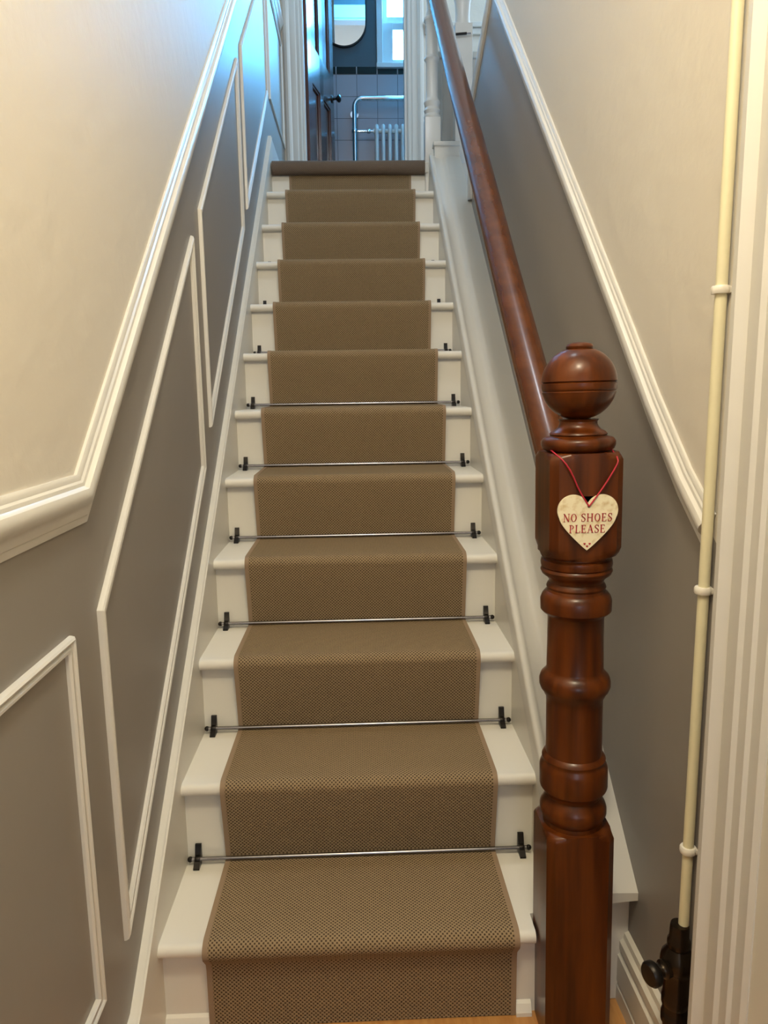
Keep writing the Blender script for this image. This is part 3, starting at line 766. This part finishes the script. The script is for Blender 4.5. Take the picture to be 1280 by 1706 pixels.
# serif lettering, cap height 1, stroked as thin bars
def bar(a, b, w): return ('b', a, b, w)
GL = {
 'N': (.95, [bar((.15, 0), (.15, 1), .06), bar((.12, 1), (.80, 0), .15), bar((.80, 0), (.80, 1), .06), bar((.02, .02), (.30, .02), .05), bar((.0, .98), (.18, .98), .05), bar((.66, .98), (.94, .98), .05)]),
 'O': (.95, [('o', (.475, .5), .42, .50)]),
 'S': (.72, [('s',)]),
 'H': (1.0, [bar((.18, 0), (.18, 1), .14), bar((.80, 0), (.80, 1), .14), bar((.18, .52), (.80, .52), .06)]+[bar((c-.15, z), (c+.15, z), .05) for c in (.18, .80) for z in (.02, .98)]),
 'E': (.78, [bar((.18, 0), (.18, 1), .14), bar((.04, .025), (.68, .025), .06), bar((.04, .975), (.64, .975), .06), bar((.18, .52), (.52, .52), .06), bar((.67, 0), (.70, .22), .06), bar((.63, 1), (.63, .80), .06), bar((.52, .62), (.52, .42), .05)]),
 'P': (.76, [bar((.18, 0), (.18, 1), .14), bar((.02, .02), (.36, .02), .05), bar((.04, .975), (.36, .975), .05), ('d', (.34, .745), .33, .25)]),
 'L': (.76, [bar((.18, 0), (.18, 1), .14), bar((.02, .98), (.36, .98), .05), bar((.04, .025), (.68, .025), .06), bar((.68, 0), (.71, .25), .06)]),
 'A': (.95, [bar((.12, 0), (.47, 1), .06), bar((.45, 1), (.80, 0), .15), bar((.24, .36), (.68, .36), .05), bar((.0, .02), (.26, .02), .05), bar((.64, .02), (.94, .02), .05)]),
}
def letters(bm, text, x, z, h, track=.10, ps=.62):
    wtot = sum((GL[c][0] if c != ' ' else .35)*ps+track for c in text)*h-track*h
    cx = x-wtot/2
    yf, yb_ = HY-.0027, HY-.0019
    def quad(pts): prism(bm, pts, 1, yf, yb_)
    def P(p): return (cx+p[0]*h*ps, z+p[1]*h)
    for c in text:
        if c == ' ': cx += (.35*ps+track)*h; continue
        w, parts = GL[c]
        for q in parts:
            if q[0] == 'b':
                a, b, wd_ = Vector(P(q[1])), Vector(P(q[2])), q[3]*h*.95
                d = (b-a).normalized(); n_ = Vector((-d.y, d.x))*wd_/2
                quad([tuple(a+n_), tuple(a-n_), tuple(b-n_), tuple(b+n_)])
            elif q[0] in 'od':
                c0, rx, rz = q[1], q[2], q[3]; n = 24
                rng = (0, 360) if q[0] == 'o' else (-90, 90)
                for i in range(n):
                    aa = [math.radians(rng[0]+(rng[1]-rng[0])*(i+e)/n) for e in (0, 1)]
                    pp = []
                    for a_ in aa: pp.append(P((c0[0]+rx*math.cos(a_), c0[1]+rz*math.sin(a_))))
                    for a_ in aa[::-1]: pp.append(P((c0[0]+(rx-.15)*math.cos(a_), c0[1]+(rz-.06)*math.sin(a_))))
                    quad(pp)
            else:
                pl = [(.60, .80), (.56, .90), (.46, .97), (.32, .975), (.18, .91), (.12, .79), (.18, .66), (.32, .56), (.46, .47), (.58, .36), (.60, .22), (.52, .09), (.38, .025), (.24, .03), (.12, .12), (.09, .24)]
                for i, (a, b) in enumerate(zip(pl, pl[1:])):
                    a, b = Vector(P(a)), Vector(P(b)); d = (b-a).normalized(); wd_ = (.13 if 4 < i < 10 else .07)*h*.95
                    n_ = Vector((-d.y, d.x))*wd_/2; a -= d*wd_*.2; b += d*wd_*.2
                    quad([tuple(a+n_), tuple(a-n_), tuple(b-n_), tuple(b+n_)])
                quad([P((.57, .72)), P((.62, .72)), P((.62, 1.0)), P((.57, 1.0))]); quad([P((.08, 0)), P((.13, 0)), P((.13, .3)), P((.08, .3))])
        cx += (w*ps+track)*h
bm = B()
letters(bm, 'NO SHOES', HX, HZ+.0022, .0130, .10, .84)
letters(bm, 'PLEASE', HX-.0005, HZ-.0162, .0130, .10, .84)
obj('lettering', bm, M_RED, hs)
bm = B()
for dx, dz in ((-.0042, -.0345), (.0042, -.0345), (0, -.0385)):
    prism(bm, [(HX+dx+x*.0036, HZ+dz+z*.0034) for x, z in heart_pts(1, 1)], 1, HY-.0027, HY-.0019)
obj('tiny_hearts', bm, M_RED, hs)
bm = B(); cyl(bm, (HX+.001, HY-.0026, HZ+.0265), (HX+.001, HY-.0019, HZ+.0265), .0018, 14); obj('cord_hole', bm, M_DARK, hs)
bm = B()
cz2 = 1.0935
pts = [(HX+.001, HY-.0035, HZ+.027), (.737, HY-.002, HZ+.052), (.7235, HY-.0025, 1.063), (.712, HY-.001, 1.080), (.702, HY+.014, 1.0905)]
for a in range(200, -21, -20):
    r_ = .054; pts.append((NX-.005+r_*math.cos(math.radians(a)), NY+r_*math.sin(math.radians(a)), 1.0955))
pts += [(.797, HY+.020, 1.0925), (.7985, HY-.001, 1.0815), (.796, HY-.0025, 1.073), (.777, HY-.002, 1.040), (HX+.002, HY-.0035, HZ+.028)]
tube(bm, pts, .0012, 8, 1); obj('cord', bm, M_ROPE, hs, smooth=True)
for o in bpy.data.objects:
    if '_w' in o: del o['_w']
